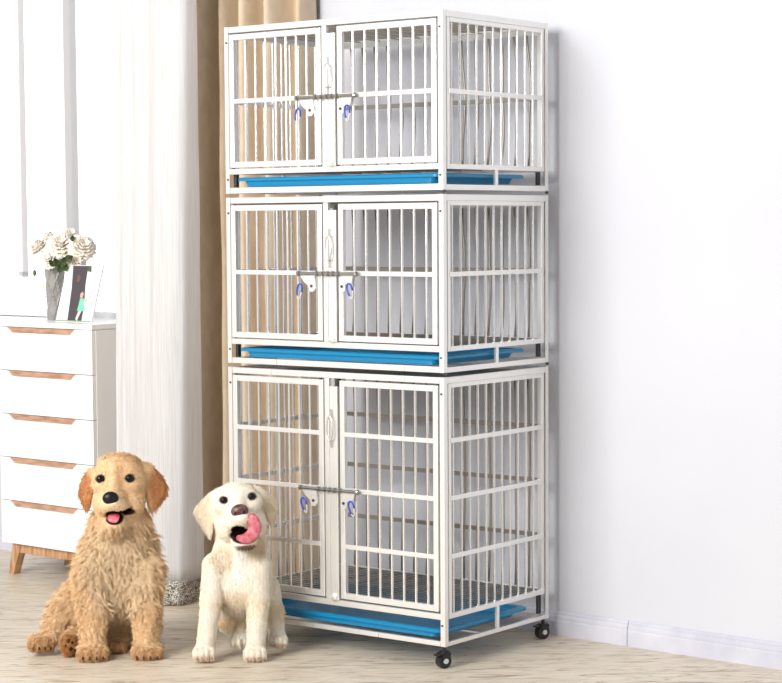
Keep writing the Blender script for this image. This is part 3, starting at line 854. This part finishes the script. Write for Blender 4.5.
def fur_object(name, F_, P, nr, col, n, length, flow, parent, seed=1, curl=.3, tuft=.012, rad=.00045, seg=6, lay=.6, vary=.12):
    """length(P) -> metres per root, flow(P) -> combing direction"""
    rg = np.random.default_rng(seed)
    Ln = length(P); ok = Ln > .0008; ids = np.flatnonzero(ok); i = rg.choice(ids, n)
    jt = rg.normal(size=(n, 3))*F_.h*.6; p = P[i] + jt; m = nr[i]; p = p - m*(jt*m).sum(1)[:, None]
    ln = Ln[i]*rg.uniform(.65, 1.15, n); fl = flow(P[i])
    key = np.floor((p + rg.normal(size=3)*0)/tuft).astype(np.int64); hsh = (key[:, 0]*73856093 ^ key[:, 1]*19349663 ^ key[:, 2]*83492791) % 4096
    tab = rg.normal(size=(4096, 3)); tv = tab[hsh]
    cen = (key+.5)*tuft
    fl = fl + tv*curl; fl = fl/np.linalg.norm(fl, axis=1)[:, None]
    fl = fl - m*np.minimum((fl*m).sum(1), 0)[:, None]*1.0
    fl = fl/np.maximum(np.linalg.norm(fl, axis=1), .05)[:, None]
    pts = np.zeros((n, seg, 3)); ph = tab[(hsh*7+3) % 4096, 0]*3
    sd = np.cross(m, fl); sd /= np.maximum(np.linalg.norm(sd, axis=1), .05)[:, None]
    for j in range(seg):
        t = j/(seg-1)
        d = m*(1-lay)*(1-.55*t) + fl*lay*(.5+.9*t)
        off = d*ln[:, None]*t + sd*(ln*.20*np.sin(5.0*t+ph)*t)[:, None]
        pull = (cen + m*ln[:, None]*.2 - p)*(.30*t*t)
        pull -= m*np.minimum((pull*m).sum(1), 0)[:, None]
        pts[:, j] = p + off + pull
    pts[:, :, 2] = np.maximum(pts[:, :, 2], .0008)
    hc = bpy.data.hair_curves.new(name); hc.add_curves([seg]*n)
    hc.attributes['position'].data.foreach_set('vector', pts.astype(np.float32).ravel()) if 'position' in hc.attributes else hc.points.foreach_set('position', pts.astype(np.float32).ravel())
    ra = hc.attributes.get('radius') or hc.attributes.new('radius', 'FLOAT', 'POINT')
    ra.data.foreach_set('value', np.tile(np.linspace(rad, rad*.25, seg), n).astype(np.float32))
    cc = np.clip(col[i]*(1+rg.normal(size=(n, 1))*vary + tab[hsh, 1:2]*vary*.5), .003, .95)
    a = hc.attributes.new('coat', 'FLOAT_COLOR', 'CURVE')
    a.data.foreach_set('color', np.concatenate([cc, np.ones((n, 1))], 1).astype(np.float32).ravel())
    hc.materials.append(m_coat)
    o = bpy.data.objects.new(name, hc); COL.objects.link(o); o.parent = parent
    return o

def mask(F_, P, x, y, w, r, soft=.3):
    C_ = F_.c(x, y, w); q = np.array((r[0], r[2], r[1]))*F_.S
    d = np.sqrt((((P-C_)/q)**2).sum(1)); a = np.clip((1+soft-d)/(2*soft), 0, 1); return a*a*(3-2*a)
m_eye = mat('dark_eye', (0.006, 0.003, 0.002, 1), 0.05, 0, Specular_IOR_Level=0.28)
m_nose = mat('black_nose', (0.005, 0.005, 0.005, 1), 0.36, 0, Specular_IOR_Level=0.3)
m_nose2 = mat('brown_nose', rgb(92, 60, 56), 0.38)
noisy(m_nose2, rgb(58, 38, 38), rgb(128, 84, 78), nscale=60)
m_tongue = mat('pink_tongue', rgb(214, 98, 112), 0.35)
noisy(m_tongue, rgb(196, 78, 96), rgb(226, 122, 134), nscale=90, bump=.2)
m_tongue2 = mat('dusky_tongue', rgb(190, 90, 102), 0.4)
noisy(m_tongue2, rgb(168, 74, 88), rgb(204, 116, 124), nscale=90, bump=.2)
m_mouth = mat('dark_mouth', rgb(38, 20, 20), 0.4)
m_claw = mat('dark_claw', rgb(60, 44, 36), 0.4)
m_claw2 = mat('pale_claw', rgb(196, 160, 140), 0.4)

def dog_root(F_, name, label):
    r = empty(name, F_.O, math.atan2(F_.X.y, F_.X.x)); tag(r, label, 'dog'); return r
def blob(F_, x, y, dw, r, name, m, root, rot=0, w=None, extra=None, tilt=0):
    """small solid feature whose centre sits dw units behind the coat surface"""
    if w is None: _, w = F_.front(x, y)
    c = F_.c(x, y, w+dw); mb = MB()
    mb.ball(c, (r[0]*F_.S, r[2]*F_.S, r[1]*F_.S), Matrix.Rotation(R(rot), 4, 'Y') @ Matrix.Rotation(R(tilt), 4, 'X'), 20)
    if extra: extra(mb)
    return mb.build(name, m, root, smooth=True)
def ribbon(F_, pts, rs, name, m, root, flat=.5):
    mb = MB(); mb.tube([F_.c(*p) for p in pts], 1, 12, rs=[r*F_.S for r in rs], flat=flat)
    o = mb.build(name, m, root, smooth=True); o.modifiers.new('smooth', 'SUBSURF').render_levels = 1; return o

def paw(F_, cx, cy, w, r, toes=4, spread=1.0, k=2.0, turn=0):
    F_.ell(cx, cy-r*.06, w+3, (r*.98, r*.68, r*1.05), 5)
    for i in range(toes):
        a = (i-(toes-1)/2)/((toes-1)/2)
        F_.ell(cx + a*r*.66*spread, cy + r*.12 - .0*abs(a), w - r*.62 + abs(a)*r*.30 + a*turn, (r*.29, r*.52, r*.46), k)

# ---- golden retriever puppy
G = Field(120, 661, (-.30, -.13, -.006), (.19, .42, .60))
G.ell(117, 575, 52, (40, 42, 34), 8); G.ell(119, 545, 44, (36, 30, 30), 8); G.ell(120, 522, 40, (30, 22, 26), 8)
G.ell(112, 610, 88, (40, 38, 42), 10); G.ell(104, 622, 118, (40, 32, 38), 10)
G.ell(76, 608, 78, (21, 30, 32), 9, rot=12); G.ell(142, 618, 88, (17, 28, 30), 8)
G.cone((94, 568, 30), 17, (93, 610, 20), 14, 8); G.cone((93, 610, 20), 13.5, (93, 645, 14), 11.5, 4)
G.cone((145, 568, 30), 16, (146, 610, 20), 13, 8); G.cone((146, 610, 20), 13, (146, 645, 14), 11.5, 4)
paw(G, 93, 653, 8, 15.5); paw(G, 147, 652.5, 8, 15.5)
G.cone((64, 612, 62), 15, (52, 634, 50), 10, 6); paw(G, 42, 643, 42, 13.5, turn=3)
G.ell(69, 645, 26, (7, 11, 6), 2, rot=6); G.cone((70, 642, 32), 8, (82, 630, 60), 12, 4)
paw(G, 114, 645, 44, 13); G.cone((116, 640, 52), 11, (128, 622, 80), 14, 5)
# head
G.ell(121, 479.5, 32, (27, 26.5, 27), 5); G.ell(120, 500, 30, (25, 20, 23), 7); G.ell(104, 503, 16, (11, 12, 14), 6); G.ell(130, 504, 20, (13, 13, 15), 6)
G.ell(113.5, 487, 14, (9.5, 12, 17), 7, tilt=-20)
G.ell(112, 500, 3, (12, 9.5, 17), 6, tilt=-6); G.ell(105.5, 505, 3, (7, 6.5, 12), 5); G.ell(119, 505.5, 4, (8.5, 6.5, 12), 5)
G.ell(115, 523, 10, (12, 7.5, 15), 4, rot=-8)
G.ell(102, 484, 14, (10, 9, 9), 6); G.ell(129, 484, 16, (10.5, 9, 9), 6); G.ell(117, 465, 16, (19, 11, 10), 8)
# mouth opening, eye sockets
G.ell(113.5, 517, -4, (8.5, 6.0, 18), 2, rot=0, cut=True); G.ell(125, 512.8, 2, (10, 2.8, 16), 2, rot=-36, cut=True)
for x, y in ((100.4, 478.8), (129.6, 478.2)):
    _, w_ = G.front(x, y); G.ell(x, y, w_-1.5, (4.4, 4.1, 3.2), 1.2, cut=True)
# ears
G.flap([(99, 466), (91, 469), (84, 476), (79.5, 487), (79, 497), (83, 505), (86.5, 511.5), (90, 507), (92.5, 495), (97, 480)], 30, 4.2, 3, lean=-.05, wx=-.5)
G.flap([(142, 461), (152, 466), (161, 475), (167.5, 487), (167, 495), (160, 504), (152, 511.5), (147.5, 505), (146, 492), (143, 476)], 32, 4.6, 3, lean=-.05, wx=.5)
gb = rgb(234, 202, 160)
ear = rgb(200, 143, 96)
G.spot(118, 565, 15, (34, 50, 40), rgb(241, 217, 182)); G.spot(115, 603, 30, (16, 26, 30), rgb(238, 212, 176))
G.spot(86, 492, 28, (8.5, 22, 16), ear); G.spot(158, 488, 32, (12, 25, 22), ear)
for x, y, w_ in ((93, 656, 0), (147, 656, 0), (42, 645, 38), (114, 647, 36)): G.spot(x, y, w_, (18, 9, 20), rgb(200, 158, 114))
G.spot(69, 645, 24, (10, 13, 12), rgb(176, 122, 72)); G.spot(124, 456, 30, (24, 10, 22), rgb(212, 172, 126))
G.spot(112, 505, -8, (14, 9, 14), rgb(240, 218, 186)); G.spot(119, 475, 0, (5, 14, 20), rgb(214, 178, 136)); G.spot(114, 517.5, 0, (10.0, 7.4, 26), rgb(40, 24, 22), .12); G.spot(125.5, 512.2, 4, (10.5, 4.0, 22), rgb(44, 28, 24), .15)
for x, y in ((100.4, 478.8), (129.6, 478.2)):
    _, w_ = G.front(x, y); G.spot(x, y, w_, (5.2, 4.6, 8), rgb(44, 28, 20), .18)
G.spot(117, 529, 5, (12, 4, 22), rgb(222, 190, 148), .3)
gr = dog_root(G, 'golden_puppy', 'fluffy golden puppy sitting with open mouth and brown ears')
go, GP, GN, GC = body_object('body', G, gb, gr)
def glen(P):
    l = np.full(len(P), 7.0)
    def put(v, *a, **k):
        nonlocal l
        m_ = mask(G, P, *a, **k); l = l*(1-m_) + v*m_
    put(12.5, 118, 560, 30, (48, 46, 50)); put(11.5, 115, 605, 40, (26, 28, 60)); put(9, 76, 610, 80, (30, 36, 50))
    put(5, 93, 632, 14, (18, 26, 26)); put(5, 146, 632, 14, (18, 26, 26))
    put(2.0, 120, 489, 25, (33, 40, 60), soft=.12); put(6, 120, 512, 60, (40, 24, 22)); put(2.0, 111, 502, -3, (15, 14, 22)); put(2.6, 85, 492, 28, (9, 22, 16)); put(2.8, 158, 488, 32, (13, 25, 22))
    put(2.2, 93, 655, 4, (18, 9, 20)); put(2.2, 147, 655, 4, (18, 9, 20)); put(2.5, 42, 645, 40, (17, 10, 20)); put(2.5, 114, 647, 40, (16, 8, 20)); put(2, 69, 645, 26, (9, 12, 8))
    put(0, 114, 517.5, -2, (11.0, 8.2, 26), soft=.12); put(0, 125.5, 512, 2, (10, 4.0, 22), soft=.12)
    for x, y in ((100.4, 478.8), (129.6, 478.2)):
        _, w_ = G.front(x, y); put(0, x, y, w_, (4.6, 4.0, 8), soft=.15)
    put(0, 110.5, 498, -16, (8.5, 7, 9), soft=.15)
    return l*G.S
def gflow(P):
    f = np.zeros_like(P); f[:, 2] = -1; f[:, 1] = -.15
    c = G.c(111, 494, -14); h_ = mask(G, P, 120, 487, 25, (36, 38, 60), soft=.2)[:, None]
    o = P - c; o /= np.maximum(np.linalg.norm(o, axis=1), .001)[:, None]
    f = f*(1-h_) + o*h_
    f[:, 0] += (P[:, 0]-G.c(119, 560, 30)[0])*3.5*(1-h_[:, 0])
    return f/np.maximum(np.linalg.norm(f, axis=1), .05)[:, None]
fo = fur_object('fur', G, GP, GN, GC, 230000, glen, gflow, gr, 3, curl=.42, tuft=.0075, rad=.00034, lay=.64, vary=.08)
fo['label'] = 'long wavy golden coat'
for x, y in ((100.6, 478.9), (129.4, 478.3)):
    e = blob(G, x, y, -.6, (4.5, 4.0, 3.5), 'eye', m_eye, gr)
def nostr(mb): pass
no = blob(G, 110.5, 498.2, .8, (8.2, 6.9, 5.2), 'nose', m_nose, gr)
for dx in (-3.6, 3.4): blob(G, 110.5+dx, 499.2, -2.2, (1.7, 1.5, 1.6), 'nostril', mat('nostril_black', (0.002, 0.002, 0.002, 1), .8), no)
_, wj = G.front(114, 525)
ribbon(G, [(114, 514, wj+14), (114, 515.5, wj+6), (113.5, 517.5, wj-1), (113, 520.5, wj-3.2), (112.6, 523, wj-3.0)], [1.6, 1.9, 2.0, 1.9, 1.1], 'tongue', m_tongue, gr, flat=3.2)
for cx, cy, w_, r in ((93, 653, 8, 15.5), (147, 652.5, 8, 15.5), (42, 643, 42, 13.5)):
    for i in range(4):
        a = (i-1.5)/1.5; x_ = cx + a*r*.66
        p_, ww = G.front(x_, cy+4.5)
        blob(G, x_, cy+5.5, -.3, (1.1, 2.2, 1.6), 'claw', m_claw, gr, w=ww)
for x, y, r in ((68.5, 641, 2.2), (66, 646, 1.7), (70.5, 648.5, 2.6), (72, 642.5, 1.5)): blob(G, x, y, .3, (r, r*1.15, 1.6), 'paw_pad', m_nose, gr)

# ---- labrador puppy
B = Field(232, 663, (-.19, -.13, -.006), (.20, .40, .55))
B.ell(239, 575, 44, (32, 36, 30), 8); B.ell(240, 552, 38, (27, 25, 25), 8); B.ell(240, 534, 38, (24, 20, 22), 8)
B.ell(241, 592, 56, (28, 24, 30), 8); B.ell(240, 608, 70, (29, 28, 23), 8)
B.cone((215, 566, 28), 13, (211, 600, 18), 10.5, 7); B.cone((211, 600, 18), 10, (206, 642, 12), 9, 4)
B.cone((258, 566, 28), 14, (258, 598, 20), 11.5, 7); B.cone((258, 598, 20), 11, (256, 642, 12), 9, 4)
B.ell(243, 585, 34, (26, 20, 24), 7)
paw(B, 204, 652.5, 6, 11.4, k=1.6); paw(B, 255, 653, 6, 11.6, k=1.6)
B.cone((266, 588, 58), 14, (274, 612, 52), 10, 7); B.cone((274, 612, 52), 9.5, (277, 634, 44), 7.8, 4); paw(B, 278, 640, 36, 9.6, k=1.6)
B.ell(232, 620, 70, (17, 9, 20), 5); B.cone((238, 620, 62), 9, (241, 638, 42), 7.5, 4); paw(B, 239, 641, 36, 8.4, toes=3, k=1.6)
# head
B.ell(236, 507, 34, (26, 22.5, 25), 5); B.ell(239, 523, 30, (24, 19, 22), 6); B.ell(229, 528, 18, (11, 12, 14), 5); B.ell(256, 524, 20, (10, 13, 14), 5)
B.ell(238.5, 502, 14, (9, 11, 15), 6, tilt=-18)
B.ell(241, 516, 4, (12.5, 9.5, 17), 6, rot=-7); B.ell(232.5, 523, 7, (8.5, 7.5, 12), 6); B.ell(251, 521, 7, (9, 7.5, 12), 6)
B.ell(244.5, 541, 9, (13, 8.0, 15), 4, rot=-4)
B.ell(225, 505, 15, (10, 9, 9), 6); B.ell(252, 502, 15, (10, 9, 9), 6); B.ell(236, 493, 16, (17, 10, 9), 8)
B.ell(244, 535.5, -3, (13.5, 6.4, 18), 2, rot=2, cut=True); B.ell(238, 530, -2, (6, 4.5, 18), 2, cut=True)
for x, y in ((223.8, 500), (251.8, 496.4)):
    _, w_ = B.front(x, y); B.ell(x, y, w_-1.5, (4.0, 3.7, 3.2), 1.2, cut=True)
B.flap([(222, 486), (212, 491), (203, 499), (195, 508), (193.5, 513), (199, 522), (205, 531), (210.5, 538), (213, 531), (213.5, 518), (216, 505)], 34, 3.8, 3, lean=-.08, wx=-.4)
B.flap([(253, 484), (262, 488), (271, 495), (278, 503), (278, 511), (275, 520), (271.5, 528.5), (268, 521), (264, 509), (260, 497)], 34, 3.8, 3, lean=-.08, wx=.4)
lb = rgb(238, 230, 215)
B.spot(203, 512, 32, (11, 26, 14), rgb(220, 207, 184)); B.spot(271, 506, 32, (8, 22, 14), rgb(220, 206, 182))
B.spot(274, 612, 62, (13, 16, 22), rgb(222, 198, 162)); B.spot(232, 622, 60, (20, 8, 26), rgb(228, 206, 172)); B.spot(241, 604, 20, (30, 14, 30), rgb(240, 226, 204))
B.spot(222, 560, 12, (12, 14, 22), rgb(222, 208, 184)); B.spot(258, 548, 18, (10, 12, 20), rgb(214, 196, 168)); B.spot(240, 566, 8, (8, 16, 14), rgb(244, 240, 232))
for x, y in ((223.8, 500), (251.8, 496.4)):
    _, w_ = B.front(x, y); B.spot(x, y, w_, (4.9, 4.2, 8), rgb(70, 52, 46), .2)
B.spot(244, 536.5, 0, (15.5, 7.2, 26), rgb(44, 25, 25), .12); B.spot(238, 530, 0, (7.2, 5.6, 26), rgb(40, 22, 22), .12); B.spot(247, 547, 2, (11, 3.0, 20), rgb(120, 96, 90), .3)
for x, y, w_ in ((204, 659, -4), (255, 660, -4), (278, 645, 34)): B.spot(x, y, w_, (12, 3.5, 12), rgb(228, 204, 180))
br_ = dog_root(B, 'labrador_puppy', 'cream white puppy sitting and licking its nose with a pink tongue')
bo, BP, BN, BC = body_object('body', B, lb, br_)
def blen(P):
    l = np.full(len(P), 2.6)
    def put(v, *a, **k):
        nonlocal l
        m_ = mask(B, P, *a, **k); l = l*(1-m_) + v*m_
    put(1.7, 238, 512, 20, (34, 36, 60)); put(0, 244, 536.5, 0, (16.5, 8.4, 28), soft=.12); put(0, 238, 530, 0, (8, 6.5, 26), soft=.12)
    for x, y in ((223.8, 500), (251.8, 496.4)):
        _, w_ = B.front(x, y); put(0, x, y, w_, (4.3, 3.8, 8), soft=.15)
    put(0, 240, 511, -14, (9, 7.5, 9), soft=.15)
    return l*B.S
def bflow(P):
    f = np.zeros_like(P); f[:, 2] = -1; f[:, 1] = -.1
    c = B.c(240, 509, -10); h_ = mask(B, P, 238, 512, 25, (36, 38, 60), soft=.2)[:, None]
    o = P - c; o /= np.maximum(np.linalg.norm(o, axis=1), .001)[:, None]
    f = f*(1-h_) + o*h_
    return f/np.maximum(np.linalg.norm(f, axis=1), .05)[:, None]
fo = fur_object('fur', B, BP, BN, BC, 90000, blen, bflow, br_, 5, curl=.18, tuft=.009, rad=.00034, lay=.72, vary=.05, seg=4)
fo['label'] = 'short smooth cream coat'
for x, y in ((223.9, 500.1), (251.7, 496.5)): blob(B, x, y, -.6, (3.7, 3.5, 3.2), 'eye', m_eye, br_)
no = blob(B, 239.8, 511, 1.0, (9, 7, 5.5), 'nose', m_nose2, br_, rot=-7)
for dx, dy in ((-4.2, 2.2), (4.0, 1.2)): blob(B, 239.8+dx, 511+dy, -2.6, (1.8, 1.6, 1.8), 'nostril', mat('nostril_brown', (0.006, 0.003, 0.003, 1), .8), no)
_, wj = B.front(246, 544)
_, wm_ = B.front(253, 521)
ribbon(B, [(236, 537, wj+8), (241, 539.5, wj+1), (248, 538.5, wj-4), (254, 533.5, wj-7), (255.5, 526, wm_-6), (252.5, 519, wm_-6), (249, 513.5, wm_-4.5)], [2.5, 4.6, 6.6, 7.6, 8.0, 6.8, 3.6], 'tongue', m_tongue2, br_, flat=.45)
for cx, cy, w_, r in ((204, 653.5, 6, 11.2), (255, 654, 6, 11.4), (278, 640, 36, 9.6)):
    for i in range(4):
        a = (i-1.5)/1.5; x_ = cx + a*r*.66; p_, ww = B.front(x_, cy+3.5)
        blob(B, x_, cy+4.6, -.2, (.8, 1.7, 1.3), 'claw', m_claw2, br_, w=ww)
